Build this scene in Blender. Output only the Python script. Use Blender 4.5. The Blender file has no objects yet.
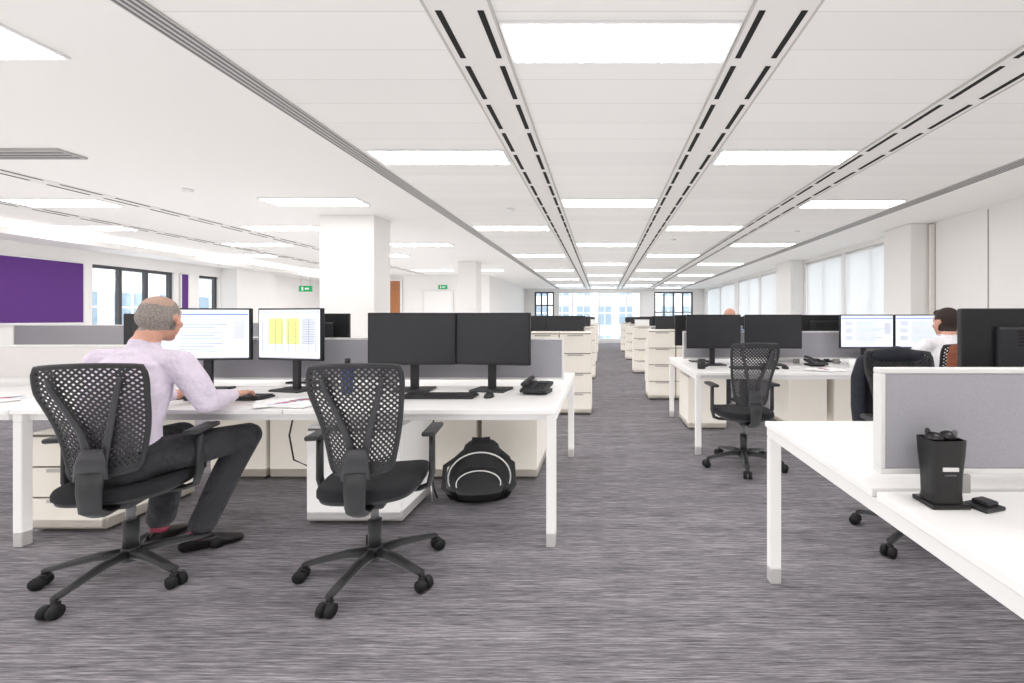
import bpy, bmesh, math, random
from mathutils import Vector, Matrix
random.seed(7)
scene = bpy.context.scene
F=450.0; CH=1.22; CEIL=2.65

# ------------------------------------------------------------------ materials
def lin(c):
    return tuple(((x/255)/12.92 if x/255<=0.04045 else ((x/255+0.055)/1.055)**2.4) for x in c)+(1,)
def mat(name,rgb,rough=0.5,metal=0.0,emis=0.0,noise=0.0,nscale=60,bump=0.0,ecol=None,coat=0.0,bdist=0.01):
    m=bpy.data.materials.new(name); m.use_nodes=True
    nt=m.node_tree; b=nt.nodes['Principled BSDF']
    c=lin(rgb)
    b.inputs['Base Color'].default_value=c
    b.inputs['Roughness'].default_value=rough
    b.inputs['Metallic'].default_value=metal
    if coat: b.inputs['Coat Weight'].default_value=coat
    if emis:
        b.inputs['Emission Color'].default_value=lin(ecol) if ecol else c
        b.inputs['Emission Strength'].default_value=emis
    if noise or bump:
        tc=nt.nodes.new('ShaderNodeTexCoord'); n=nt.nodes.new('ShaderNodeTexNoise')
        n.inputs['Scale'].default_value=nscale; n.inputs['Detail'].default_value=3
        nt.links.new(tc.outputs['Object'],n.inputs['Vector'])
        if noise:
            r=nt.nodes.new('ShaderNodeValToRGB')
            r.color_ramp.elements[0].position=0.3; r.color_ramp.elements[1].position=0.7
            r.color_ramp.elements[0].color=tuple(x*(1-noise) for x in c[:3])+(1,)
            r.color_ramp.elements[1].color=tuple(min(1,x*(1+noise)) for x in c[:3])+(1,)
            nt.links.new(n.outputs['Fac'],r.inputs['Fac']); nt.links.new(r.outputs['Color'],b.inputs['Base Color'])
        if bump:
            bp=nt.nodes.new('ShaderNodeBump'); bp.inputs['Strength'].default_value=bump; bp.inputs['Distance'].default_value=bdist
            nt.links.new(n.outputs['Fac'],bp.inputs['Height']); nt.links.new(bp.outputs['Normal'],b.inputs['Normal'])
    return m
M={}
M['desk']=mat('desk_white',(237,236,235),0.35,noise=0.015,nscale=4)
M['steel']=mat('white_powdercoat',(228,227,226),0.4)
M['cream']=mat('cream_laminate',(225,219,209),0.45,noise=0.02,nscale=5)
M['gap']=mat('shadow_gap',(110,105,98),0.7)
M['handle']=mat('handle_silver',(170,168,165),0.35,0.6)
M['black']=mat('black_plastic',(34,34,38),0.45)
M['chairblk']=mat('chair_plastic',(36,36,39),0.5,noise=0.05,nscale=90)
M['chairgrey']=mat('chair_support_plastic',(50,50,54),0.45)
M['seatfab']=mat('seat_fabric',(28,28,32),0.95,noise=0.25,nscale=400,bump=0.2)
M['rubber']=mat('rubber',(28,28,30),0.7)
M['screenoff']=mat('screen_off',(42,43,47),0.3)
M['bezel']=mat('monitor_bezel',(26,26,29),0.35)
M['page']=mat('screen_page',(225,232,244),0.4,emis=0.6)
M['pageblue']=mat('screen_blue',(90,130,200),0.4,emis=0.4)
M['pagetext']=mat('screen_text',(140,150,170),0.4,emis=0.3)
M['pageyel']=mat('screen_yellow',(224,228,135),0.4,emis=0.5)
M['pagegrey']=mat('screen_toolbar',(205,210,220),0.4,emis=0.45)
M['fabric']=mat('divider_fabric',(163,162,169),0.95,noise=0.08,nscale=350,bump=0.15)
M['fabdark']=mat('divider_fabric_dark',(152,151,156),0.95,noise=0.08,nscale=350)
M['fablight']=mat('divider_fabric_light',(216,213,212),0.95,noise=0.05,nscale=350)
M['frame']=mat('divider_frame',(224,223,222),0.35)
M['wall']=mat('wall_paint',(236,234,232),0.85,noise=0.01,nscale=3)
M['wallcream']=mat('wall_panel_cream',(230,225,218),0.7)
M['seam']=mat('panel_seam',(170,164,157),0.8)
M['purple']=mat('purple_panel',(88,44,122),0.8,noise=0.05,nscale=200)
M['wood']=mat('door_wood',(165,105,62),0.5,noise=0.15,nscale=12)
M['green']=mat('exit_green',(20,150,90),0.5,emis=0.4)
M['white']=mat('white_paper',(240,240,240),0.7)
M['red']=mat('red_print',(190,60,90),0.7)
M['blue']=mat('blue_bottle',(45,70,130),0.2)
M['winframe']=mat('window_frame_dark',(66,66,70),0.5)
M['winframew']=mat('window_frame_white',(225,225,224),0.5)
M['slot']=mat('slot_black',(24,22,22),0.9)
M['slotband']=mat('slot_band_white',(228,225,222),0.6)
M['grille']=mat('grille_grey',(188,185,181),0.5)
M['light']=mat('light_diffuser',(255,255,255),0.5,emis=12.3,ecol=(255,252,251))
M['lframe']=mat('light_frame',(235,235,235),0.5)
M['cove']=mat('cove_glow',(255,255,255),0.5,emis=5,ecol=(255,249,243))
M['skin']=mat('skin',(208,156,134),0.55,noise=0.06,nscale=40)
M['hairgrey']=mat('hair_grey',(148,140,134),0.9,noise=0.4,nscale=180,bump=0.6)
M['hairthin']=mat('hair_thin_crown',(188,156,140),0.8,noise=0.2,nscale=180,bump=0.4)
M['hairdark']=mat('hair_dark',(48,36,30),0.8,noise=0.3,nscale=160,bump=0.6)
M['lilac']=mat('shirt_lilac',(222,211,227),0.85,noise=0.03,nscale=9,bump=1.0,bdist=0.05)
M['shirtwhite']=mat('shirt_white',(235,234,238),0.85,noise=0.03,nscale=10,bump=0.8,bdist=0.03)
M['shirtblue']=mat('shirt_blue',(120,140,180),0.85,noise=0.03,nscale=14,bump=0.4)
M['trouser']=mat('trousers_charcoal',(46,46,50),0.9,noise=0.12,nscale=12,bump=1.0,bdist=0.04)
M['shoe']=mat('shoe_black',(22,20,20),0.3)
M['sock']=mat('sock_red',(150,60,80),0.9)
M['eye']=mat('eye_white',(235,232,228),0.3)
M['iris']=mat('iris_dark',(50,40,35),0.3)
M['lip']=mat('lips',(176,105,98),0.5)
M['jacket']=mat('jacket_navy',(36,38,48),0.9,noise=0.2,nscale=30,bump=0.5)
M['coatbrown']=mat('coat_brown',(128,72,50),0.85,noise=0.2,nscale=30,bump=0.5)
M['bag']=mat('bag_nylon',(28,28,31),0.6,noise=0.2,nscale=80,bump=0.4)
M['cable']=mat('cable_white',(225,225,222),0.5)
M['glossblk']=mat('gloss_black',(10,10,11),0.3)
M['greydk']=mat('dark_grey_metal',(105,105,108),0.45,0.3)
M['ventgrey']=mat('vent_grey',(176,174,172),0.6)
M['orange']=mat('folder_orange',(214,120,50),0.6)

def glassmat():
    m=bpy.data.materials.new('window_glass'); m.use_nodes=True; nt=m.node_tree
    nt.nodes.clear()
    o=nt.nodes.new('ShaderNodeOutputMaterial'); t=nt.nodes.new('ShaderNodeBsdfTransparent'); g=nt.nodes.new('ShaderNodeBsdfGlossy')
    g.inputs['Roughness'].default_value=0.05; t.inputs['Color'].default_value=(.92,.95,.96,1)
    mx=nt.nodes.new('ShaderNodeMixShader'); mx.inputs[0].default_value=0.08
    nt.links.new(t.outputs[0],mx.inputs[1]); nt.links.new(g.outputs[0],mx.inputs[2]); nt.links.new(mx.outputs[0],o.inputs[0])
    return m
M['glass']=glassmat()
def blindmat():
    m=bpy.data.materials.new('roller_blind_fabric'); m.use_nodes=True; nt=m.node_tree
    nt.nodes.clear()
    o=nt.nodes.new('ShaderNodeOutputMaterial'); d=nt.nodes.new('ShaderNodeBsdfDiffuse'); t=nt.nodes.new('ShaderNodeBsdfTranslucent')
    d.inputs[0].default_value=lin((242,242,242)); t.inputs[0].default_value=lin((238,240,242))
    mx=nt.nodes.new('ShaderNodeMixShader'); mx.inputs[0].default_value=0.35
    nt.links.new(d.outputs[0],mx.inputs[1]); nt.links.new(t.outputs[0],mx.inputs[2]); nt.links.new(mx.outputs[0],o.inputs[0])
    return m
M['blind']=blindmat()
def carpet():
    m=bpy.data.materials.new('carpet_striated'); m.use_nodes=True; nt=m.node_tree; b=nt.nodes['Principled BSDF']
    b.inputs['Roughness'].default_value=1.0; b.inputs['Specular IOR Level'].default_value=0.1
    tc=nt.nodes.new('ShaderNodeTexCoord')
    def streak(sx,sy,det):
        mp=nt.nodes.new('ShaderNodeMapping'); mp.inputs['Scale'].default_value=(sx,sy,1)
        n=nt.nodes.new('ShaderNodeTexNoise'); n.inputs['Scale'].default_value=1; n.inputs['Detail'].default_value=det; n.inputs['Roughness'].default_value=0.7
        nt.links.new(tc.outputs['Object'],mp.inputs[0]); nt.links.new(mp.outputs[0],n.inputs['Vector']); return n
    n1=streak(4,120,4); n2=streak(10,320,3); n3=streak(0.6,9,3)
    a=nt.nodes.new('ShaderNodeMath'); a.operation='ADD'; nt.links.new(n1.outputs['Fac'],a.inputs[0]); nt.links.new(n2.outputs['Fac'],a.inputs[1])
    a2=nt.nodes.new('ShaderNodeMath'); a2.operation='MULTIPLY_ADD'; a2.inputs[1].default_value=0.3; nt.links.new(n3.outputs['Fac'],a2.inputs[0]); nt.links.new(a.outputs[0],a2.inputs[2])
    s=nt.nodes.new('ShaderNodeMath'); s.operation='MULTIPLY'; s.inputs[1].default_value=0.435; nt.links.new(a2.outputs[0],s.inputs[0])
    r=nt.nodes.new('ShaderNodeValToRGB'); e=r.color_ramp.elements
    e[0].position=0.37; e[0].color=lin((62,61,65)); e[1].position=0.66; e[1].color=lin((194,190,194))
    x=e.new(0.5); x.color=lin((126,123,128))
    nt.links.new(s.outputs[0],r.inputs['Fac']); nt.links.new(r.outputs['Color'],b.inputs['Base Color'])
    return m
M['carpet']=carpet()
def ceilm():
    m=bpy.data.materials.new('ceiling_metal_tile'); m.use_nodes=True; nt=m.node_tree; b=nt.nodes['Principled BSDF']
    b.inputs['Roughness'].default_value=0.6
    tc=nt.nodes.new('ShaderNodeTexCoord'); mp=nt.nodes.new('ShaderNodeMapping'); mp.inputs['Location'].default_value=(0.66,0,0)
    br=nt.nodes.new('ShaderNodeTexBrick'); br.offset=0; br.inputs['Scale'].default_value=1; br.inputs['Brick Width'].default_value=1.5; br.inputs['Row Height'].default_value=0.3
    br.inputs['Mortar Size'].default_value=0.003; br.inputs['Color1'].default_value=lin((238,236,233)); br.inputs['Color2'].default_value=lin((233,231,228)); br.inputs['Mortar'].default_value=lin((216,213,209))
    nt.links.new(tc.outputs['Object'],mp.inputs[0]); nt.links.new(mp.outputs[0],br.inputs['Vector']); nt.links.new(br.outputs['Color'],b.inputs['Base Color'])
    return m
M['ceil']=ceilm()
M['plaster']=mat('ceiling_plaster',(238,236,233),0.9)
def facade():
    m=bpy.data.materials.new('facade_stone'); m.use_nodes=True; nt=m.node_tree; b=nt.nodes['Principled BSDF']
    n=nt.nodes.new('ShaderNodeTexNoise'); n.inputs['Scale'].default_value=2
    r=nt.nodes.new('ShaderNodeValToRGB'); r.color_ramp.elements[0].color=lin((170,170,172)); r.color_ramp.elements[1].color=lin((205,204,202))
    nt.links.new(n.outputs['Fac'],r.inputs['Fac']); nt.links.new(r.outputs['Color'],b.inputs['Base Color'])
    return m
M['facade']=facade()
M['facglass']=mat('facade_glass',(120,135,148),0.1)

# ------------------------------------------------------------------ builder
class MB:
    def __init__(s): s.v=[];s.f=[];s.mi=[];s.sm=[];s.mats=[]
    def m(s,k):
        if k not in s.mats: s.mats.append(k)
        return s.mats.index(k)
    def add(s,vs,fs,k,smooth=False):
        o=len(s.v); s.v.extend([tuple(v) for v in vs]); i=s.m(k)
        for f in fs: s.f.append(tuple(o+a for a in f)); s.mi.append(i); s.sm.append(smooth)
    def box(s,c,size,k,bev=0,R=None,seg=2):
        c=Vector(c)
        if bev<=0:
            hx,hy,hz=[a/2 for a in size]
            vs=[Vector((x,y,z)) for z in(-hz,hz) for y in(-hy,hy) for x in(-hx,hx)]
            fs=[(0,2,3,1),(4,5,7,6),(0,1,5,4),(2,6,7,3),(0,4,6,2),(1,3,7,5)]
            if R: vs=[R@v for v in vs]
            s.add([v+c for v in vs],fs,k); return
        bm=bmesh.new(); bmesh.ops.create_cube(bm,size=1)
        for v in bm.verts: v.co=Vector((v.co.x*size[0],v.co.y*size[1],v.co.z*size[2]))
        bmesh.ops.bevel(bm,geom=bm.edges[:],offset=bev,segments=seg,profile=0.5,affect='EDGES')
        bm.verts.index_update()
        vs=[(R@v.co if R else v.co)+c for v in bm.verts]
        s.add(vs,[[v.index for v in f.verts] for f in bm.faces],k,seg>2); bm.free()
    def loft(s,pts,rad,k,n=12,side=(1,0,0),smooth=True,cap=True,round_=False,sq=1.0):
        pts=[Vector(p) for p in pts]; side=Vector(side); rings=[]
        R=[(r,r) if not isinstance(r,(tuple,list)) else r for r in rad]
        if round_:
            t0=(pts[0]-pts[1]).normalized(); t1=(pts[-1]-pts[-2]).normalized()
            pre=[];preR=[]
            for a in (0.95,0.75,0.4):
                q=math.sqrt(1-a*a); pre.append(pts[0]+t0*a*min(R[0])); preR.append((R[0][0]*q,R[0][1]*q))
            post=[];postR=[]
            for a in (0.4,0.75,0.95):
                q=math.sqrt(1-a*a); post.append(pts[-1]+t1*a*min(R[-1])); postR.append((R[-1][0]*q,R[-1][1]*q))
            pts=pre+pts+post; R=preR+R+postR
        def se(x): return math.copysign(abs(x)**sq,x)
        for i,p in enumerate(pts):
            if i==0: t=pts[1]-pts[0]
            elif i==len(pts)-1: t=pts[-1]-pts[-2]
            else: t=(pts[i+1]-pts[i]).normalized()+(pts[i]-pts[i-1]).normalized()
            t.normalize()
            sd=side-t*side.dot(t)
            if sd.length<0.15:
                alt=Vector((0,1,0)) if abs(t.y)<0.9 else Vector((0,0,1)); sd=alt-t*alt.dot(t)
            sd.normalize(); up=t.cross(sd)
            rings.append([p+sd*se(math.cos(2*math.pi*j/n))*R[i][0]+up*se(math.sin(2*math.pi*j/n))*R[i][1] for j in range(n)])
        vs=[v for r in rings for v in r]; fs=[]
        for i in range(len(rings)-1):
            for j in range(n):
                a=i*n+j;b=i*n+(j+1)%n; fs.append((a,b,b+n,a+n))
        if cap:
            fs.append(tuple(range(n-1,-1,-1))); o=(len(rings)-1)*n; fs.append(tuple(o+j for j in range(n)))
        s.add(vs,fs,k,smooth)
    def cyl(s,p0,p1,r0,k,r1=None,n=16): s.loft([p0,p1],[r0,r0 if r1 is None else r1],k,n)
    def ell(s,c,r,k,nu=16,nv=10,R=None):
        c=Vector(c); vs=[];fs=[]
        vs.append(Vector((0,0,-r[2])))
        for i in range(1,nv):
            a=-math.pi/2+math.pi*i/nv
            for j in range(nu):
                b=2*math.pi*j/nu; vs.append(Vector((r[0]*math.cos(a)*math.cos(b),r[1]*math.cos(a)*math.sin(b),r[2]*math.sin(a))))
        vs.append(Vector((0,0,r[2])))
        for j in range(nu): fs.append((0,1+(j+1)%nu,1+j))
        for i in range(nv-2):
            for j in range(nu):
                a=1+i*nu+j;b=1+i*nu+(j+1)%nu; fs.append((a,b,b+nu,a+nu))
        L=len(vs)-1
        for j in range(nu): fs.append((L,1+(nv-2)*nu+j,1+(nv-2)*nu+(j+1)%nu))
        if R: vs=[R@v for v in vs]
        s.add([v+c for v in vs],fs,k,True)
    def mesh(s,name):
        me=bpy.data.meshes.new(name); me.from_pydata([tuple(v) for v in s.v],[],s.f)
        for k in s.mats: me.materials.append(M[k])
        me.polygons.foreach_set('material_index',s.mi); me.polygons.foreach_set('use_smooth',s.sm); me.update()
        return me
    def obj(s,name,loc=(0,0,0),rz=0):
        return put(s.mesh(name),name,loc,rz)
def put(me,name,loc=(0,0,0),rz=0):
    o=bpy.data.objects.new(name,me); scene.collection.objects.link(o); o.location=loc; o.rotation_euler=(0,0,rz); return o
def remesh(mb,voxel,smooth=2):
    me=mb.mesh('tmp'); o=bpy.data.objects.new('tmp',me); scene.collection.objects.link(o)
    md=o.modifiers.new('r','REMESH'); md.mode='VOXEL'; md.voxel_size=voxel; md.adaptivity=0
    dg=bpy.context.evaluated_depsgraph_get(); dg.update()
    me2=bpy.data.meshes.new_from_object(o.evaluated_get(dg)); bpy.data.objects.remove(o)
    bm=bmesh.new(); bm.from_mesh(me2)
    for _ in range(smooth): bmesh.ops.smooth_vert(bm,verts=bm.verts,factor=0.5,use_axis_x=True,use_axis_y=True,use_axis_z=True)
    bm.to_mesh(me2); bm.free(); me2.materials.clear()
    me2.polygons.foreach_set('use_smooth',[True]*len(me2.polygons))
    return me2
def D2R(a): return math.radians(a)

# ------------------------------------------------------------------ ROOM
XL,XR,YB,YF=-9.4,4.98,-4.0,22.0; YM=15.0; XM=-3.76
b=MB(); b.box(((XL+XR)/2,(YB+YF)/2,-0.05),(XR-XL+0.4,YF-YB+0.4,0.1),'carpet'); b.obj('floor')
b=MB()
b.box(((-2.2+3.91)/2,(YB+YF)/2,CEIL+0.05),(6.11,YF-YB+0.4,0.1),'ceil')
b.box(((XL-2.2)/2-0.1,(YB+YF)/2,CEIL+0.05),(-2.2-XL+0.2,YF-YB+0.4,0.1),'plaster')
b.box(((3.91+XR)/2+0.1,(YB+YF)/2,CEIL+0.05),(XR-3.91+0.2,YF-YB+0.4,0.1),'plaster')
b.obj('ceiling')
def wall(name,axis,pos,th,a0,a1,openings,k='wall',z1=CEIL):
    b=MB()
    def bx(s,e,zb,zt):
        if e-s<1e-4 or zt-zb<1e-4: return
        if axis=='y': b.box((pos+th/2,(s+e)/2,(zb+zt)/2),(abs(th),e-s,zt-zb),k)
        else: b.box(((s+e)/2,pos+th/2,(zb+zt)/2),(e-s,abs(th),zt-zb),k)
    c=a0
    for (s,e,zb,zt) in sorted(openings):
        bx(c,s,0,z1); bx(s,e,0,zb); bx(s,e,zt,z1); c=e
    bx(c,a1,0,z1)
    return b.obj(name)
rop=[(7.5,9.25,0.85,2.56),(9.35,11.05,0.85,2.56),(12.1,14.2,0.85,2.56),(14.3,16.5,0.85,2.56),(16.9,19.0,0.85,2.56),(19.1,21.4,0.85,2.56)]
wall('wall_right','y',XR,0.2,YB,YF,rop)
lop=[(8.3,9.9,0.9,2.22),(10.5,11.05,0.9,2.22)]
wall('wall_left','y',XL,-0.2,YB,YM,lop)
eop=[(-3.3,-2.35,0.5,2.5),(-2.15,1.9,0.15,2.5),(2.55,4.45,0.5,2.5)]
wall('wall_far','x',YF,0.2,XM,XR,eop)
wall('wall_back_left','x',YM,0.2,XL-.2,XM,[])
wall('wall_corridor_side','y',XM,-0.2,YM+0.2,YF,[])
wall('wall_behind','x',YB,-0.2,XL,XR,[])
wn=[1]
def window(axis,pos,s,e,zb,zt,cols,rows,fk,fw=0.06):
    b=MB()
    def bx(u,z,du,dz,t,k):
        if axis=='y': b.box((pos,u,z),(t,du,dz),k)
        else: b.box((u,pos,z),(du,t,dz),k)
    e2=0.002
    bx((s+e)/2,zb+fw/2,e-s-e2,fw,0.08,fk); bx((s+e)/2,zt-fw/2,e-s-e2,fw,0.08,fk)
    for i in range(cols+1):
        u=s+fw/2+(e-s-fw)*i/cols; bx(u,(zb+zt)/2,fw,zt-zb-2*fw,0.07,fk)
    for j in range(1,rows): bx((s+e)/2,zb+(zt-zb)*j/rows,e-s-2*fw,fw*0.8,0.06,fk)
    bx((s+e)/2,(zb+zt)/2,e-s-2*fw,zt-zb-2*fw,0.008,'glass')
    b.obj('window_%d'%wn[0]); wn[0]+=1
for (s,e,zb,zt) in rop:
    window('y',XR+0.12,s,e,zb,zt,2,1,'winframew')
    b=MB(); b.box((0,0,0),(0.006,e-s-0.04,1.66),'blind'); b.cyl((0,-(e-s)/2+.02,0.83),(0,(e-s)/2-.02,0.83),0.022,'winframew')
    b.box((0,0,-0.835),(0.016,e-s-0.04,0.02),'winframew'); b.obj('roller_blind',(XR+0.04,(s+e)/2,1.703))
for (s,e,zb,zt) in lop: window('y',XL-0.1,s,e,zb,zt,3 if e-s>1 else 1,1,'winframe',0.06)
window('x',YF+0.1,*eop[0],3,3,'winframe',0.07); window('x',YF+0.1,*eop[1],6,1,'winframew',0.05); window('x',YF+0.1,*eop[2],4,2,'winframe',0.07)
b=MB()
for y in (4.6,5.8,6.72): b.box((XR-0.004,y,1.35),(0.008,0.012,2.55),'seam')
b.box((XR-0.03,6.75,1.32),(0.06,0.05,2.6),'wallcream'); b.obj('trim_1')
for i,(y0,y1) in enumerate([(6.8,7.45),(11.1,12.05)]):
    b=MB(); b.box((XR-0.16,(y0+y1)/2,CEIL/2),(0.32,y1-y0,CEIL),'wall',0.01)
    b.box((XR-0.16,(y0+y1)/2,0.05),(0.34,y1-y0+.02,0.1),'frame'); b.obj('pilaster')
b=MB(); b.box((XR-0.008,YB/2+3.4,0.05),(0.016,6.8-YB,0.1),'frame'); b.obj('baseboard_right')
b=MB(); b.box((XL+0.008,(YB+YM)/2,0.05),(0.016,YM-YB,0.1),'frame'); b.obj('baseboard_left')
for (y0,y1) in [(5.2,6.6),(6.68,8.12),(10.02,10.18)]:
    b=MB(); h=1.06; zc=1.67
    b.box((0,0,0),(0.03,y1-y0,h),'purple',0.004); 
    b.box((0,0,h/2+.015),(0.045,y1-y0+.02,0.03),'frame'); b.box((0,0,-h/2-.015),(0.045,y1-y0+.02,0.03),'frame')
    for sg in(-1,1): b.box((0,sg*((y1-y0)/2+.012),0),(0.045,0.024,h),'frame')
    b.obj('purple_wall_panel',(XL+0.025,(y0+y1)/2,zc))
b=MB(); b.box((XL+0.2,11.75,CEIL/2),(0.4,1.3,CEIL),'wall'); b.obj('column_wall_side')
for i,(x0,x1,y0,y1) in enumerate([(-3.92,-3.16,6.24,6.72),(-3.62,-3.16,11.3,11.8)]):
    b=MB(); b.box(((x0+x1)/2,(y0+y1)/2,CEIL/2),(x1-x0,y1-y0,CEIL),'wall',0.006)
    b.box(((x0+x1)/2,(y0+y1)/2,0.05),(x1-x0+.02,y1-y0+.02,0.1),'frame'); b.obj('column_%d'%(i+1))
b=MB(); b.box(((XL-8.65)/2,(YB+YM)/2,2.5),(-8.65-XL,YM-YB,0.1),'wall'); b.obj('ceiling_bulkhead')
b=MB(); b.box((0,0,0),(0.05,YM-YB-.1,0.05),'cove'); b.obj('cove_light',(-8.72,(YB+YM)/2,2.577))
dn=1
for (x0,x1,h,k) in [(-7.25,-6.7,2.45,'wood'),(-5.9,-5.0,2.1,'wall')]:
    b=MB(); b.box((0,0,h/2),(x1-x0,0.05,h),k,0.003); 
    for sg in(-1,1): b.box((sg*((x1-x0)/2+.03),0,h/2),(0.06,0.06,h),'frame')
    b.box((0,0,h+.03),(x1-x0+.12,0.06,0.06),'frame'); b.cyl((x1-x0)*.38*Vector((1,0,0))+Vector((0,-.05,1.0)),(x1-x0)*.38*Vector((1,0,0))+Vector((0,-.05,1.15)),0.01,'handle')
    b.box(((x1-x0)*.38,-.035,1.08),(0.02,0.03,0.02),'handle')
    b.obj('door_%d'%dn,((x0+x1)/2,YM-0.04,0)); dn+=1
def exitsign(x,y,z,w=0.36,drop=None):
    b=MB(); b.box((0,0,0),(w,0.03,w*.45),'green',0.004); b.box((w*.12,-0.017,0),(w*.3,0.004,w*.14),'white'); b.box((-w*.22,-0.017,0),(w*.12,0.004,w*.28),'white')
    if drop:
        for sg in(-1,1): b.cyl((sg*w*.35,0,w*.2),(sg*w*.35,0,drop),0.004,'handle',n=6)
    b.obj('exit_sign',(x,y,z))
exitsign(-8.1,12.3,2.02,drop=CEIL-2.02); exitsign(-5.3,YM-0.02,2.25,0.3)
def building(loc,rz,W=26,H=14):
    b=MB(); b.box((0,0.5,H/2-4),(W,1,H),'facade')
    for i in range(int(W/1.6)):
        for j in range(6):
            x=-W/2+1+i*1.6; z=-3+j*2.2
            b.box((x,-0.03,z),(1.0,0.08,1.4),'facglass'); b.box((x,-0.08,z),(0.05,0.06,1.4),'winframew'); b.box((x,-0.08,z+.2),(1.0,0.06,0.05),'winframew')
    b.obj('office_building_outside',loc,rz)
building((-17,9,0),D2R(90)); building((1,34,0),0)

# ceiling fixtures
def slotband(name,x,y0,y1):
    b=MB(); b.box((0,(y0+y1)/2,0),(0.30,y1-y0,0.008),'slotband')
    for sg in(-1,1): b.box((sg*.15,(y0+y1)/2,-0.001),(0.012,y1-y0,0.012),'grille')
    y=y0+.1; 
    while y<y1-.4:
        for sg in(-1,1): b.box((sg*.098,y+.19,-0.004),(0.030,0.38,0.006),'slot')
        y+=0.46
    b.obj(name,(x,0,CEIL-0.004))
for x in (-0.66,0.84,2.36): slotband('air_slot_diffuser',x,YB,21.9)
b=MB(); 
y=YB
while y<YM-.6:
    b.box((-.07,y+.2,0),(0.02,0.4,0.006),'slot'); b.box((.07,y+.2,0),(0.02,0.4,0.006),'slot'); y+=.55
b.box((0,(YB+YM)/2,0.004),(0.2,YM-YB,0.006),'slotband')
me=b.mesh('slot_left'); put(me,'air_slot_diffuser',(-5.85,0,CEIL-.006)); put(me,'air_slot_diffuser',(-7.4,0,CEIL-.006))
def grille(x,w=0.14):
    b=MB(); b.box((0,9,0),(w,25.8,0.01),'grille')
    for i in range(4): b.box((-w/2+w*(i+.5)/4,9,-0.004),(w*.10,25.8,0.006),'greydk')
    b.obj('ceiling_grille',(x,0,CEIL-0.005))
grille(-2.13); grille(3.84,0.16)
b=MB(); b.box((0,0,0),(0.9,0.22,0.02),'ventgrey',0.003)
for i in range(3): b.box((0,-.06+.06*i,-0.011),(0.86,0.014,0.006),'greydk')
b.obj('ceiling_vent',(-5.03,3.9,CEIL-.01))
b=MB(); b.box((0,0,0.0),(1.17,0.34,0.016),'lframe'); b.box((0,0,-0.010),(1.13,0.30,0.006),'light'); lp=b.mesh('light_panel')
for (x,ys) in [(0.09,[-0.75,2.33,5.55,8.7,11.8,14.9,18,21]),(-1.42,[-2.3,0.85,3.98,7.1,10.2,13.3,16.4,19.5]),(1.60,[-2.3,0.85,3.98,7.1,10.2,13.3,16.4,19.5]),
               (3.10,[-.75,2.36,5.6,8.7,11.8,14.9,18,21]),(-3.5,[-.75,2.3,5.5,8.7,13.3]),(-5.0,[-2.3,.85,7.1,10.2,13.3]),(-6.65,[-.75,2.36,5.55,8.7,11.8]),(-8.05,[.85,3.98,7.1,10.2,13.3])]:
    for y in ys: put(lp,'ceiling_light_panel',(x,y,CEIL-.008))
b=MB(); b.cyl((0,0,0),(0,0,-.03),0.05,'white'); sm=b.mesh('smoke'); 
for p in [(1.3,8.2),(3.2,7.4),(-1.2,5.9),(-4.6,5.0)]: put(sm,'smoke_detector',(p[0],p[1],CEIL))

# ------------------------------------------------------------------ FURNITURE
DZ=0.735
def bench(x0,x1,y0,y1,nmod,legs_at=None):
    b=MB(); ym=(y0+y1)/2; w=(x1-x0)/nmod
    for (a,c) in ((y0,ym-.012),(ym+.012,y1)):
        for i in range(nmod):
            b.box((x0+w*(i+.5),(a+c)/2,DZ-.0125),(w-.004,c-a,0.025),'desk',0.003,seg=1)
        for yy in (a+.06,c-.06): b.box(((x0+x1)/2,yy,DZ-.045),(x1-x0-.1,0.03,0.04),'steel')
    for i in (legs_at if legs_at is not None else range(nmod+1)):
        xx=x0+w*i; xx=max(x0+.032,min(x1-.032,xx))
        b.box((xx,ym,DZ-.047),(0.05,y1-y0-.02,0.044),'steel',0.003,seg=1)
        for yy in (y0+.035,y1-.035): b.box((xx,yy,(DZ-.069)/2),(0.05,0.05,DZ-.069),'steel',0.004,seg=1)
    b.box(((x0+x1)/2,ym,DZ-.14),(x1-x0-.3,0.24,0.012),'steel')
    for sg in(-1,1): b.box(((x0+x1)/2,ym+sg*.12,DZ-.105),(x1-x0-.3,0.008,0.08),'steel')
    return b.obj('bench_desk')
def divider(x0,x1,y,zb=0.785,zt=1.08,k='fabric'):
    b=MB(); W=x1-x0; 
    b.box((0,0,(zb+zt)/2),(W-.03,0.032,zt-zb-.03),k,0.004)
    b.box((0,0,zt-.0075),(W,0.036,0.015),'frame',0.003); b.box((0,0,zb+.0075),(W,0.036,0.015),'frame',0.003)
    for sg in(-1,1): b.box((sg*(W/2-.0075),0,(zb+zt)/2),(0.015,0.036,zt-zb-.03),'frame',0.003)
    n=max(1,round(W/1.45))
    for i in range(n):
        for dx in (-.5,.5):
            xx=-W/2+W*(i+.5)/n+dx; b.box((xx,0,(zb+DZ)/2),(0.05,0.05,zb-DZ),'handle')
    return b.obj('desk_divider_screen',((x0+x1)/2,y,0))
def pedestal_mesh(w,d,h,nd,k='cream',name='ped'):
    b=MB(); b.box((0,0,h/2+.01),(w,d,h-.02),k,0.004,seg=1); b.box((0,.01,.01),(w-.04,d-.04,.02),'gap')
    dh=(h-.05)/nd
    for i in range(nd):
        z=.03+dh*(i+.5); b.box((0,-d/2-.008,z),(w-.01,0.016,dh-.01),k,0.002,seg=1)
        b.box((0,-d/2-.018,z+dh*.5-.02),(w*.5,0.008,0.016),'handle')
        b.box((0,-d/2-.001,z+dh/2),(w-.008,0.004,0.012),'gap')
    return b.mesh(name)
PED=pedestal_mesh(.42,.56,.57,3); CAB=pedestal_mesh(.40,.46,1.04,4,'cream')
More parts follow.
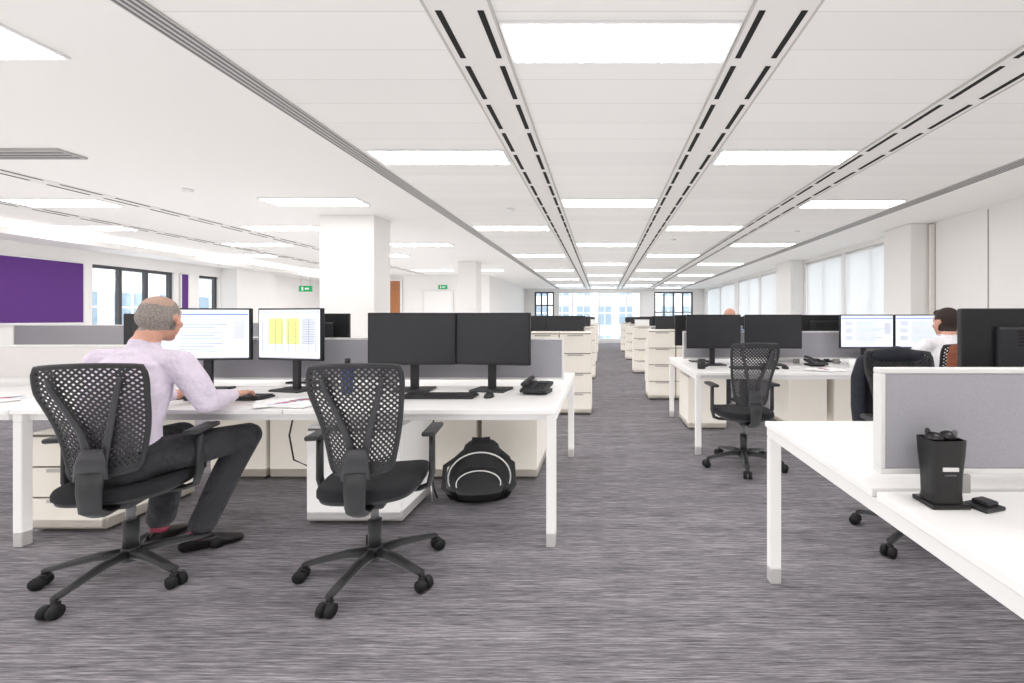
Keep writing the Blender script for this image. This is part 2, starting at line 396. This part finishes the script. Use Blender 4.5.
def monitor_mesh(kind,zb=.175,w=.565,h=.345):
    b=MB(); zc=zb+h/2
    b.box((0,0,zc),(w,0.028,h),'bezel',0.005); b.box((0,.022,zc),(w*.62,.03,h*.62),'black',0.01)
    for i in range(5): b.box((0,.0375,zc+h*.12+i*.012),(w*.4,0.002,.004),'slot')
    sk={'off':'screenoff','web':'page','sheet':'page'}[kind]
    y=-.0146; b.box((0,y,zc+.004),(w-.022,.002,h-.030),sk)
    y2=y-.0016
    if kind=='web':
        b.box((0,y2,zb+h-.024),(w-.026,.001,.010),'pagegrey'); b.box((0,y2,zb+h-.040),(w-.03,.001,.008),'pageblue')
        for i in range(3): b.box((-w*.34+i*.0,y2,zc+.085-i*.075),(w*.14,.001,.05),'pagegrey')
        for i in range(13):
            L=w*(.34+.22*random.random()); b.box((-w*.22+L/2,y2,zc+.10-i*.018),(L,.001,.004),'pagetext')
        b.box((w*.38,y2,zc+.03),(w*.12,.001,.12),'pagegrey')
        b.box((0,y2,zb+.020),(w-.026,.001,.010),'pagegrey')
    if kind=='sheet':
        b.box((0,y2,zb+h-.026),(w-.026,.001,.016),'pagegrey')
        for (cx,cw,ks) in ((-w*.20,w*.22,'pageyel'),(w*.06,w*.20,'pageyel'),(w*.31,w*.18,'pagegrey')): b.box((cx,y2,zc+.02),(cw,.001,h*.50),ks)
        for i in range(14): b.box((0,y2-.001,zc+.095-i*.0155),(w*.86,.001,.0018),'pagetext')
        for i in range(9): b.box((-w*.42+i*w*.105,y2-.001,zc-.01),(.0016,.001,h*.64),'pagetext')
        b.box((0,y2,zb+.020),(w-.026,.001,.010),'pagegrey')
    b.box((0,.045,zc*.55),(0.055,0.022,zc*1.05),'black',0.005)
    b.box((0,.035,.007),(0.24,0.19,0.014),'black',0.006)
    return b.mesh('monitor_'+kind)
MOFF=monitor_mesh('off'); MWEB=monitor_mesh('web',.205,.60,.345); MSHEET=monitor_mesh('sheet',.205,.52,.345); MWEB2=monitor_mesh('web',.175)
def mon(me,x,y,rz=0): return put(me,'computer_monitor',(x,y,DZ),D2R(rz))
b=MB(); b.box((0,0,.008),(0.44,0.14,0.014),'black',0.004)
for r in range(5):
    for c in range(15):
        if r==4 and 4<c<10: continue
        b.box((-.20+c*.0285,-.052+ (4-r)*.026,.018),(0.024,0.021,0.008),'chairgrey')
b.box((0,-.052,.018),(.13,.021,.008),'chairgrey'); KB=b.mesh('keyboard')
b=MB(); b.ell((0,0,.004),(.03,.052,.03),'black'); b.box((0,.03,.031),(.006,.02,.008),'greydk',.002)
b.v=[(x,y,max(z,0.0)) for x,y,z in b.v]; MOUSE=b.mesh('mouse')
def kbm(x,y,rz=0,side=1):
    put(KB,'keyboard',(x,y,DZ),D2R(rz)); c=math.cos(D2R(rz)); s=math.sin(D2R(rz)); put(MOUSE,'computer_mouse',(x+side*.30*c,y+side*.3*s,DZ),D2R(rz))

# chair
def chair_mesh():
    b=MB()
    for k in range(5):
        a=D2R(90+72*k+20); c,s=math.cos(a),math.sin(a)
        b.loft([(c*.02,s*.02,.105),(c*.12,s*.12,.105),(c*.22,s*.22,.09),(c*.305,s*.305,.075)],[(.03,.024),(.026,.02),(.022,.015),(.018,.012)],'chairblk',10,side=(-s,c,0))
        cx,cy=c*.305,s*.305
        b.cyl((cx,cy,.04),(cx,cy,.08),.011,'chairblk',n=8)
        b.box((cx,cy,.05),(.03,.03,.02),'chairblk',.004)
        t=Vector((-s,c,0))
        for sg in(-1,1):
            p=Vector((cx+c*.012,cy+s*.012,.028))
            b.cyl(p+t*sg*.008,p+t*sg*.03,.028,'rubber',n=18)
    b.cyl((0,0,.075),(0,0,.135),.04,'chairblk',r1=.034); b.cyl((0,0,.13),(0,0,.26),.03,'chairblk'); b.cyl((0,0,.25),(0,0,.37),.018,'greydk')
    b.box((0,-.02,.385),(.17,.26,.05),'chairblk',.015,seg=3)
    b.cyl((.09,.06,.385),(.19,.07,.38),.007,'chairblk',n=8); b.box((.2,.07,.38),(.05,.02,.01),'chairblk',.003)
    def pad(zs,sc,k,w=.220,d=.235,yo=.03):
        n=40; vs=[];fs=[]
        for z,q in zip(zs,sc):
            for j in range(n):
                t=2*math.pi*j/n; ct,st=math.cos(t),math.sin(t); e=.45
                x=w*q*math.copysign(abs(ct)**e,ct); y=d*q*math.copysign(abs(st)**e,st)
                zz=z-(.03*max(0,(y/d-.5))**1.5)+.012*(x/w)**2
                vs.append((x*(1-.06*(-y/d>0)*(-y/d)),y+yo,zz))
        for i in range(len(zs)-1):
            for j in range(n): a=i*n+j;c2=i*n+(j+1)%n; fs.append((a,c2,c2+n,a+n))
        fs.append(tuple(range(n-1,-1,-1))); o=(len(zs)-1)*n; fs.append(tuple(o+j for j in range(n)))
        b.add(vs,fs,k,True)
    pad([.398,.402,.418],[.86,.95,.97],'chairblk'); pad([.418,.425,.445,.458,.464,.467],[.97,1.0,1.0,.975,.93,.8],'seatfab')
    ZB,ZH=.54,.47
    def P(u,v,off=0):
        w=.118+.067*min(1,v/.8)**.9
        if v>.9: w*=1-.06*((v-.9)/.1)**2
        if v<.1: w*=1-.08*((.1-v)/.1)**2
        y=-.195-.085*v+.03*math.sin(math.pi*min(1,v/.75))+.035*u*u
        return Vector((u*w,y+off,ZB+ZH*v+.010*(1-u*u)*(1 if v>.5 else -1)*abs(2*v-1)))
    NU,NV=28,38; vs=[];fs=[]; T=.005
    def quad(a,bq,c,d):
        o=len(vs); 
        for p in (a,bq,c,d): vs.append(p)
        for p in (a,bq,c,d): vs.append(p+Vector((0,-T,0)))
        fs.append((o,o+1,o+2,o+3)); fs.append((o+7,o+6,o+5,o+4)); fs.append((o+1,o,o+4,o+5)); fs.append((o+3,o+2,o+6,o+7))
    for i in range(NU+1):
        for j in range(NV+1):
            if (i+j)%2==1:
                pts=[P(-1+2*max(0,min(NU,a))/NU,max(0,min(NV,c))/NV) for a,c in((i-1,j),(i,j-1),(i+1,j),(i,j+1))]
                cen=P(-1+2*i/NU,j/NV); uu=abs(-1+2*i/NU); vv=j/NV
                q=.57
                if abs(uu-(.06+.62*vv))<.07: q=.30
                if j<=5: q=.34
                inner=[cen+(p-cen)*q for p in pts]
                if j<=2:
                    quad(*pts)
                else:
                    for e in range(4):
                        f=(e+1)%4; quad(pts[e],pts[f],inner[f],inner[e])
    b.add(vs,fs,'chairblk')
    N=18
    ring=[P(-1,i/N) for i in range(N+1)]+[P(-1+2*i/N,1) for i in range(1,N+1)]+[P(1,1-i/N) for i in range(1,N+1)]+[P(1-2*i/N,0) for i in range(1,N+1)]
    b.loft(ring,[(.009,.012)]*len(ring),'chairblk',8,side=(0,1,0))
    b.loft([(0,-.08,.375),(0,-.2,.372),(0,-.245,.40),(0,-.252,.48),(0,-.242,.56)],[(.05,.018),(.045,.018),(.04,.018),(.045,.014),(.05,.012)],'chairblk',12)
    b.loft([(0,-.242,.53),(0,-.242,.60),(0,-.236,.66)],[(.06,.010),(.055,.010),(.04,.010)],'chairgrey',12)
    for sg in(-1,1):
        pts=[P(sg*.12,.08,-.03)]+[P(sg*u,v,-.022) for u,v in((.2,.22),(.32,.42),(.46,.62),(.58,.80),(.64,.9))]
        pts[0]=Vector((sg*.03,-.242,.56))
        b.loft(pts,[(.022,.009),(.018,.009),(.014,.008),(.012,.008),(.011,.007),(.008,.006)],'chairgrey',10,side=(1,0,0))
        b.loft([(sg*.08,.0,.385),(sg*.2,.03,.385),(sg*.24,.03,.40),(sg*.255,.03,.46),(sg*.255,.03,.66)],[(.025,.012),(.025,.012),(.025,.014),(.026,.015),(.024,.014)],'chairblk',10,side=(0,1,0))
        b.box((sg*.255,.05,.668),(.065,.22,.024),'chairblk',.011,seg=3)
    return b.mesh('office_chair')
CHAIR=chair_mesh()
def chair(x,y,rz): return put(CHAIR,'office_chair',(x,y,0),D2R(rz))

LX=-.24; W1=1.45
bench(LX-2*W1,LX,2.38,4.0,2,(0,2)); bench(LX-4*W1-.005,LX-2*W1-.005,2.38,4.0,2,(0,))
divider(LX-2*W1+.01,LX-.03,3.19); divider(LX-4*W1+.02,LX-2*W1-.01,3.19,zt=1.03,k='fablight')
RX=.765
bench(RX,RX+2*W1,.42,2.12,2,(0,2)); divider(RX+.01,RX+1.45,1.27); divider(RX+1.47,RX+2.88,1.27)
bench(.83,.83+2*W1,4.0,5.6,2,(0,2)); divider(.86,.83+2*W1-.02,4.8)
for y in (6.15,9.5,12.9,16.3): bench(LX-1.97*W1,LX,y,y+1.6,2,(0,2)); divider(LX-1.97*W1+.02,LX-.03,y+.8)
for y in (7.2,10.4,13.6,16.8): bench(.83,.83+2*W1,y,y+1.6,2,(0,2)); divider(.86,.83+2*W1-.02,y+.8)
for (x0,y) in ((-8.9,6.0),(-8.6,9.4)):
    bench(x0,x0+2*W1,y,y+1.6,2,(0,2)); divider(x0+.02,x0+2*W1-.02,y+.8,zt=1.12,k='fabdark')
mon(MOFF,-6.4,10.5,184); mon(MOFF,-7.3,10.5,176)
for y in (5.66,9.0,12.4,15.8):
    for x in (-.335,-.745): put(CAB,'filing_cabinet',(x,y+.24,0))
for y in (6.7,9.9,13.1,16.3):
    for x in (.895,1.305): put(CAB,'filing_cabinet',(x,y+.24,0))
for y in (6.15,9.5,12.9,16.3):
    for x in (-1.1,-.55,-2.5,-1.95):
        if random.random()<.8: mon(MOFF,x,y+.55,random.uniform(-8,8))
        if random.random()<.8: mon(MOFF,x,y+1.05,180+random.uniform(-8,8))
for y in (7.2,10.4,13.6,16.8):
    for x in (1.2,1.80,2.7,3.3):
        mon(MOFF,x,y+.55,random.uniform(-8,8))
        if random.random()<.7: mon(MOFF,x,y+1.05,180+random.uniform(-8,8))
for (x,y,r) in ((-1.1,5.0,10),(-2.3,5.0,170),(-1.2,8.35,190),(-1.2,11.7,160),(1.7,9.35,20),(1.6,12.55,10),(1.9,15.75,0),(3.1,9.4,170),(-1.3,15.1,0)):
    chair(x,y,r)
put(PED,'drawer_pedestal',(-3.03,2.84,0))
pw=pedestal_mesh(.56,.42,.58,1,'desk','ped_side'); put(pw,'drawer_pedestal',(-1.46,2.87,0))
put(PED,'drawer_pedestal',(-.70,3.68,0),math.pi); put(PED,'drawer_pedestal',(-1.16,3.68,0),math.pi); put(PED,'drawer_pedestal',(-2.3,3.68,0),math.pi); put(PED,'drawer_pedestal',(-2.75,3.68,0),math.pi)
put(PED,'drawer_pedestal',(1.15,5.2,0),math.pi); put(PED,'drawer_pedestal',(2.75,5.2,0),math.pi); put(PED,'drawer_pedestal',(2.25,5.2,0),math.pi)
put(PED,'drawer_pedestal',(2.9,1.75,0),math.pi)
mon(MWEB,-2.64,2.98,6); mon(MSHEET,-2.06,2.98,-14)
mon(MOFF,-1.255,2.98,4); mon(MOFF,-.745,2.98,-9)
mon(MOFF,-2.22,3.45,182); mon(MOFF,-3.4,3.45,175)
mon(MOFF,1.14,4.60,5); mon(MOFF,1.74,4.58,-5)
mon(MWEB2,2.70,4.60,3); mon(MWEB2,3.27,4.58,-6)
mon(MOFF,1.1,5.05,180); mon(MOFF,2.5,5.05,176)
mon(MOFF,1.58,1.60,172); mon(MOFF,2.18,1.62,186)
kbm(-2.23,2.70,0,-1); kbm(-.99,2.75,0); kbm(1.45,4.3); kbm(2.95,4.3); kbm(1.9,1.90,180)

chair(-2.24,2.14,17); chair(-1.085,2.15,9); chair(1.17,3.72,4); chair(1.74,2.46,172); chair(2.74,3.60,-2); chair(1.75,6.2,180)

# small items
b=MB(); b.loft([(0,0,0),(0,0,.01),(0,0,.15),(0,0,.18),(0,0,.195)],[.03,.034,.034,.026,.014],'blue',16); b.cyl((0,0,.19),(0,0,.225),.017,'black'); b.obj('water_bottle',(-1.64,2.90,DZ))
def phone():
    b=MB(); b.box((0,0,.042),(.17,.18,.022),'black',.006,R=Matrix.Rotation(.2,3,'X')); b.box((0,0.02,.012),(.16,.12,.024),'black',.004)
    b.loft([(-.06,-.08,.065),(-.06,-.05,.075),(-.06,.05,.09),(-.06,.08,.088)],[(.02,.015),(.016,.011),(.016,.011),(.02,.015)],'black',10)
    b.box((.03,.045,.066),(.07,.045,.006),'screenoff',R=Matrix.Rotation(.2,3,'X'))
    for i in range(3):
        for j in range(4): b.box((.01+i*.024,.005-j*.02,.056-j*.004),(.016,.012,.006),'chairgrey')
    return b.mesh('phone')
PH=phone()
for p in [(-.42,2.90,-.2),(2.16,4.55,.1),(-1.72,3.6,2.9)]: put(PH,'desk_phone',(p[0],p[1],DZ),p[2])
def mug(k):
    b=MB(); b.loft([(0,0,0),(0,0,.005),(0,0,.09),(0,0,.09),(0,0,.012)],[.034,.038,.040,.036,.033],k,20)
    b.loft([(.037,0,.075),(.06,0,.072),(.068,0,.045),(.058,0,.022),(.036,0,.02)],[.005]*5,k,8,side=(0,1,0)); return b.mesh('mug')
MUGK=mug('black'); MUGW=mug('white')
put(MUGW,'coffee_mug',(2.42,4.35,DZ)); put(MUGW,'coffee_mug',(-3.3,2.95,DZ)); put(MUGK,'coffee_mug',(.95,4.3,DZ))
def papers(n=3):
    b=MB()
    for i,(x,y,r,k) in enumerate([(0,0,.1,'white'),(.06,-.05,-.3,'white'),(-.08,-.02,.4,'white')][:n]):
        b.box((x,y,.002+i*.003),(.21,.26,.002),k,R=Matrix.Rotation(r,3,'Z'))
    for i in range(5): b.box((-.05+.02*i,-.08+.04*i,.0095),(.10,.02,.001),'red' if i%2 else 'pagetext',R=Matrix.Rotation(.4,3,'Z'))
    return b.mesh('papers')
PAP=papers()
for p in [(-1.76,2.58,.2),(2.08,4.22,.5),(-3.6,2.65,-.3)]: put(PAP,'paper_documents',(p[0],p[1],DZ),p[2])
b=MB(); b.box((0,0,.02),(.24,.32,.04),'white',.003); b.box((.0,0,.055),(.23,.31,.03),'orange',.004,R=Matrix.Rotation(.1,3,'Z')); b.box((0,0,.085),(.22,.3,.025),'red',.003,R=Matrix.Rotation(-.1,3,'Z'))
put(b.mesh('fold'),'folder_stack',(2.0,5.1,DZ)); 
b=MB(); b.box((0,0,.06),(.3,.3,.12),'white',.004); b.box((0,0,.125),(.31,.31,.02),'frame',.003); BX=b.mesh('archive_box')
for p in [(1.3,6.94),(-.75,9.24),(.9,10.14),(-.35,12.64)]: put(BX,'archive_box',(p[0],p[1],1.05))
# boxy waisted desk caddy / pen holder on the near right desk
b=MB()
b.box((0,0,.006),(.098,.08,.012),'glossblk',.003)
b.loft([(0,0,.012),(0,0,.03),(0,0,.085),(0,0,.13),(0,0,.172),(0,0,.172),(0,0,.03)],[(.040,.032),(.038,.031),(.040,.032),(.045,.034),(.047,.036),(.043,.032),(.034,.026)],'glossblk',32,sq=.35,smooth=False)
b.box((0,-.0335,.10),(.040,.004,.010),'frame',.001); b.box((0,-.0325,.085),(.03,.003,.003),'greydk')
b.ell((-.018,0,.168),(.024,.022,.02),'glossblk'); b.ell((.02,.004,.172),(.022,.02,.018),'glossblk')
for (x,y,r,k) in ((-.028,.01,.006,'black'),(.03,-.008,.006,'greydk')):
    b.loft([(x*.5,y*.5,.035),(x,y,.19)],[r,r],k,10,round_=True)
b.obj('pen_holder',(.885,1.175,DZ))
b=MB(); b.box((0,0,.005),(.07,.06,.01),'black',.003); b.box((.005,.0,.015),(.04,.04,.012),'black',.004); b.obj('charging_dock',(.975,1.15,DZ),.3)

b=MB()
b.loft([(0,0,.03),(0,0,.08),(0,0,.18),(0,0,.27),(0,.01,.33)],[(.20,.10),(.225,.125),(.225,.13),(.19,.11),(.12,.07)],'bag',24,round_=True)
b.loft([(0,-.10,.06),(0,-.115,.12),(0,-.105,.2)],[(.14,.05),(.155,.06),(.13,.04)],'bag',20,round_=True)
def arc(rx,rz,zc,y,a0,a1,n=22): return [(math.cos(a0+(a1-a0)*i/n)*rx,y-.02*math.sin(math.pi*i/n),zc+math.sin(a0+(a1-a0)*i/n)*rz) for i in range(n+1)]
b.loft(arc(.20,.17,.17,-.095,-.3,math.pi+.3),[.005]*23,'cable',6,side=(0,1,0))
b.loft(arc(.14,.09,.15,-.155,-.2,math.pi+.2),[.004]*23,'cable',6,side=(0,1,0))
b.loft([(-.06,-.02,.36),(-.05,-.02,.41),(.05,-.02,.41),(.06,-.02,.36)],[.010]*4,'bag',8)
for sg in(-1,1): b.loft([(sg*.13,-.08,.31),(sg*.215,-.12,.26),(sg*.225,-.12,.12),(sg*.17,-.10,.04)],[(.016,.006)]*4,'bag',8)
b.v=[(x,y,max(z,0.003)) for x,y,z in b.v]
b.obj('rucksack',(-.82,3.06,0),.15)
b=MB()
b.loft([(0,0,.60),(-.01,-.03,.5),(-.02,-.05,.36),(-.01,-.06,.2),(.005,-.05,.08),(.02,-.03,.008)],[.006]*6,'black',6)
b.loft([(.03,0,.60),(.02,-.03,.46),(.0,-.07,.3),(-.0,-.09,.14),(.01,-.09,.008)],[.005]*5,'cable',6)
b.obj('power_cable',(-1.13,3.06,0))
b=MB()
b.loft([(-.0,0,.60),(.0,-.05,.45),(.05,-.08,.3),(.12,-.05,.25),(.2,0,.4),(.22,0,.6)],[.006]*6,'black',6); b.obj('power_cable',(-2.05,3.0,0))

# ------------------------------------------------------------------ draped garments
def garment(name,k,loc,rz,long=.55,sleeves=True,wide=1.0):
    b=MB()
    b.loft([(0,-.275,1.0-long),(0,-.295,.75),(0,-.32,.88),(0,-.31,.96),(0,-.28,.99)],[(.20*wide,.035),(.205*wide,.035),(.205*wide,.035),(.195*wide,.04),(.15*wide,.03)],k,20,round_=True)
    b.loft([(-.13,-.28,.99),(0,-.25,1.015),(.13,-.28,.99)],[.035,.04,.035],k,12,side=(0,1,0),round_=True)
    b.loft([(-.08,-.29,1.0),(0,-.33,1.02),(.08,-.29,1.0)],[.022,.026,.022],k,10,side=(0,1,0),round_=True)
    if sleeves:
        for sg in(-1,1):
            b.loft([(sg*.17,-.29,.95),(sg*.205,-.28,.85),(sg*.21,-.27,.68),(sg*.195,-.28,.54)],[.045,.045,.043,.04],k,12,round_=True)
    for i in range(5): 
        x=-.14+.07*i; b.loft([(x,-.33,.95),(x+.01,-.36,.84),(x-.005,-.335,.6)],[.012,.018,.02],k,8,round_=True)
    me=remesh(b,.010,3); me.materials.append(M[k]); return put(me,name,loc,D2R(rz))
garment('draped_jacket','jacket',(1.74,2.46,0),172)
garment('draped_coat','coatbrown',(2.74,3.60,0),-2,.45,False,1.05)

# ------------------------------------------------------------------ PEOPLE
def person(name,loc,rz,shirt,hair,style,voxel,pose,head_yaw=0,hs=1.0):
    b=MB(); bones=[]
    V=Vector
    def seg(grp,pts,rad,**kw):
        b.loft(pts,rad,'skin',kw.pop('n',16),round_=True,**kw)
        R=[(r if not isinstance(r,tuple) else (r[0]+r[1])/2) for r in rad]
        for i in range(len(pts)-1): bones.append((grp,V(pts[i]),V(pts[i+1]),R[i],R[i+1]))
    P=pose; nk=V(P['neck']); hd=V(P['head'])
    pe=V(P['pelvis']); ch=V(P['chest'])
    tor=[pe+V((0,.0,-.02)),pe+V((0,-.005,.06)),pe.lerp(ch,.5)+V((0,-.02,.0)),ch,ch.lerp(nk,.55),nk+V((0,0,-.02))]
    seg('shirt',tor,[(.175,.125),(.176,.132),(.168,.128),(.182,.125),(.170,.105),(.085,.068)],n=24)
    seg('shirt',[nk+V((0,0,-.03)),nk+V((0,.004,.022))],[(.068,.066),(.060,.058)])
    seg('skin',[nk+V((0,0,-.02)),nk.lerp(hd,.45)+V((0,-.012,0)),hd+V((0,-.03,-.05))],[.054,.052,.054])
    seg('trouser',[pe+V((-.08,-.01,-.03)),pe+V((.08,-.01,-.03))],[.10,.10],side=(0,1,0))
    for s,S in((1,'R'),(-1,'L')):
        sh=V(P['sh'+S]); el=V(P['el'+S]); wr=V(P['wr'+S])
        seg('shirt',[nk.lerp(sh,.35)+V((0,0,-.03)),sh],[.06,.064],side=(0,1,0))
        seg('shirt',[sh,sh.lerp(el,.5)+V((s*.006,0,0)),el],[.064,.062,.054],side=(0,1,0))
        d=(wr-el).normalized()
        seg('shirt',[el,el.lerp(wr,.4),wr-d*.02],[.054,.050,.034],side=(0,0,1))
        seg('skin',[wr-d*.04,wr+d*.01],[(.026,.022),(.028,.018)],side=(0,0,1) )
        hdv=V(P['hd'+S]).normalized(); side=hdv.cross(V((0,0,1))).normalized(); thumb=-side*s
        upv=side.cross(hdv).normalized()
        pc=wr+hdv*.085
        b.loft([wr,wr+hdv*.03,wr+hdv*.07,pc+hdv*.01],[(.026,.017),(.034,.016),(.041,.014),(.042,.012)],'skin',14,side=side,round_=True)
        bones.append(('skin',wr,pc,.035,.035))
        for fi,(off,L) in enumerate(((-1.5,.070),(-.5,.080),(.5,.076),(1.5,.060))):
            base=wr+hdv*(.082-.004*abs(off))+thumb*(-off)*.0205
            fd=(hdv+thumb*(-off)*.10).normalized()
            p1=base+fd*L*.45+upv*.006; p2=base+fd*L*.78-upv*.006; p3=base+fd*L*.96-upv*.022
            b.loft([base-fd*.02,base+upv*.003,p1,p2,p3],[.0095,.0092,.0085,.0078,.007],'skin',10,side=side,round_=True)
            bones.append(('skin',base,p3,.01,.01))
        tb=wr+hdv*.028+thumb*.028; t1=tb+(hdv*.6+thumb*.55).normalized()*.035; t2=t1+(hdv*.9+thumb*.25).normalized()*.03-upv*.006
        b.loft([wr+hdv*.012+thumb*.010,tb,t1,t2],[.013,.013,.0105,.009],'skin',10,side=upv,round_=True); bones.append(('skin',tb,t2,.01,.01))
        hp=pe+V((s*.095,.0,-.015)); kn=V(P['kn'+S]); an=V(P['an'+S])
        seg('trouser',[hp,hp.lerp(kn,.5),kn],[.094,.087,.070],side=(1,0,0))
        d=(an-kn).normalized()
        seg('trouser',[kn,kn.lerp(an,.35)+V((0,-.012,0)),an-d*.04],[.070,.068,.062],side=(1,0,0))
        seg('sock',[an-d*.08,an+d*.015],[.036,.036],side=(1,0,0))
        fdir=V(P['ft'+S]).normalized(); g=V((an.x,an.y,0))
        b.loft([g-fdir*.055+V((0,0,.038)),g+V((0,0,.05)),g+fdir*.07+V((0,0,.038)),g+fdir*.13+V((0,0,.028)),g+fdir*.165+V((0,0,.022))],[(.03,.036),(.036,.048),(.042,.036),(.046,.026),(.036,.02)],'skin',14,side=fdir.cross(V((0,0,1))),round_=True)
        bones.append(('shoe',g-fdir*.06+V((0,0,.03)),g+fdir*.2+V((0,0,.02)),.045,.04))
    HR=Matrix.Rotation(D2R(head_yaw),3,'Z'); 
    def h(x,y,z): return hd+HR@V((x,y,z))*hs
    def he(c,r,RR=None): b.ell(h(*c),tuple(q*hs for q in r),'skin',20,14,R=HR@RR if RR else HR)
    he((0,-.012,.03),(.075,.096,.088)); he((0,.025,-.035),(.060,.066,.078)); he((0,.055,-.095),(.028,.028,.022))
    he((0,.06,.035),(.055,.03,.022)); he((0,-.04,-.03),(.060,.055,.06))
    b.loft([h(0,.086,.018),h(0,.100,-.006),h(0,.108,-.026)],[(.008,.008),(.010,.01),(.015,.011)],'skin',10,round_=True)
    he((0,.086,-.062),(.024,.010,.010))
    for s in(-1,1):
        he((s*.080,-.004,-.012),(.009,.020,.033),Matrix.Rotation(s*.5,3,'Z')); he((s*.040,.058,-.03),(.022,.022,.02)); he((s*.030,.078,.012),(.014,.012,.011))
    if style=='full': he((0,-.022,.038),(.083,.100,.094)); he((0,.05,.085),(.05,.045,.03))
    if style=='bald': he((0,-.035,.0),(.079,.082,.06))
    if style=='short': he((0,-.030,.008),(.077,.088,.074))
    me=remesh(b,voxel,2)
    names=['skin','shirt','trouser','shoe','sock','hair','eye','iris','lip','hairthin']
    for n in names: me.materials.append(M[{'shirt':shirt,'hair':hair}.get(n,n)])
    inv=HR.transposed(); mi=[]
    for p in me.polygons:
        c=p.center; q=(inv@(c-hd))/hs; grp=None
        if q.length<.16 and q.z>-.125 and c.z>nk.z+.035:
            grp='skin'; ear=abs(q.x)>.0745 and -.036<q.y<.028 and -.048<q.z<.026
            if not ear:
                if style=='bald': hairy=q.y<.01-.25*max(0,q.z) and q.z>-.065 and q.z<.055 
                elif style=='short': hairy=(q.y<.012 and q.z>-.055) or (q.y<.026 and q.z>.02 and q.z<.08) or (q.z>.07 and q.y<.03)
                else: hairy=(q.y<.012 and q.z>-.07) or (q.z>.062 and q.y<.085) or (q.y<.035 and q.z>.02)
                if hairy:
                    grp='hair'
                    if style=='short' and (((q.x**2+(q.y+.025)**2)<.066**2 and q.z>.05) or q.z>.098): grp='hairthin'
            if abs(abs(q.x)-.030)<.012 and q.y>.078 and abs(q.z-.012)<.006: grp='iris' if abs(abs(q.x)-.030)<.005 else 'eye'
            if abs(q.x)<.022 and q.y>.086 and abs(q.z+.062)<.008: grp='lip'
        else:
            best=1e9
            for (g,a,e,r0,r1) in bones:
                ab=e-a; L=ab.length_squared; t=0 if L==0 else max(0,min(1,(c-a).dot(ab)/L)); d=(c-a-ab*t).length-(r0+(r1-r0)*t)
                if g=='skin': d+=.002
                if d<best: best=d; grp=g
            if grp in('shirt',) and c.z<pe.z+.0: grp='trouser'
        mi.append(names.index(grp))
    me.polygons.foreach_set('material_index',mi)
    return put(me,name,loc,D2R(rz))
pose1=dict(pelvis=(0,0,.57),chest=(-.005,.05,.87),neck=(-.005,.12,1.065),head=(.0,.205,1.215),
 shR=(.185,.11,1.0),elR=(.265,.17,.80),wrR=(.195,.42,.792),hdR=(-.22,1,-.02),
 shL=(-.20,.11,1.005),elL=(-.27,.19,.80),wrL=(-.13,.43,.792),hdL=(.25,1,-.02),
 knR=(.27,.42,.565),knL=(-.12,.44,.565),anR=(.13,.28,.105),anL=(-.14,.34,.105),ftR=(.8,.65,0),ftL=(-.15,1,0))
man=person('seated_man',(-2.25,2.09,0),0,'lilac','hairgrey','short',.0045,pose1,12,.99)
pose2=dict(pose1); pose2.update(knR=(.13,.43,.575),anR=(.13,.42,.105),ftR=(.1,1,0),chest=(0,.04,.88),neck=(.03,.07,1.05),head=(.05,.14,1.18),shR=(.21,.08,.99),shL=(-.18,.07,.99))
person('seated_man',(2.83,3.62,0),4,'shirtwhite','hairdark','full',.007,pose2,5,.98)
person('seated_man',(1.72,6.22,0),180,'shirtblue','hairgrey','bald',.008,dict(pose1,knR=(.13,.43,.575),anR=(.13,.42,.105),ftR=(.1,1,0),head=(-.015,.11,1.235),neck=(-.01,.045,1.09),chest=(0,.02,.89)),0)

# ------------------------------------------------------------------ LIGHT / WORLD / CAMERA
w=bpy.data.worlds.new('sky'); scene.world=w; w.use_nodes=True
bg=w.node_tree.nodes['Background']; bg.inputs[0].default_value=(.96,.98,1,1); bg.inputs[1].default_value=4.2
def area(name,loc,size,energy,rot=(0,0,0),col=(1,1,1)):
    l=bpy.data.lights.new(name,'AREA'); l.shape='RECTANGLE'; l.size,l.size_y=size; l.energy=energy; l.color=col
    o=bpy.data.objects.new(name,l); scene.collection.objects.link(o); o.location=loc; o.rotation_euler=rot
area('added_ceiling_fill',(-2.2,8,.06),(13,22),820,(math.pi,0,0),(1,.992,.985))  # added fill just above the floor, brightens the ceiling; not a room fixture
scene.view_settings.view_transform='Standard'
cam=bpy.data.cameras.new('cam'); co=bpy.data.objects.new('camera',cam); scene.collection.objects.link(co)
co.location=(0,0,CH); co.rotation_euler=(math.pi/2,0,0); cam.sensor_width=36; cam.sensor_fit='HORIZONTAL'; cam.lens=36*F/1024
cam.shift_x=(512-602)/1024; cam.shift_y=(318-341.5)/1024; cam.clip_start=.05; cam.clip_end=200
scene.camera=co
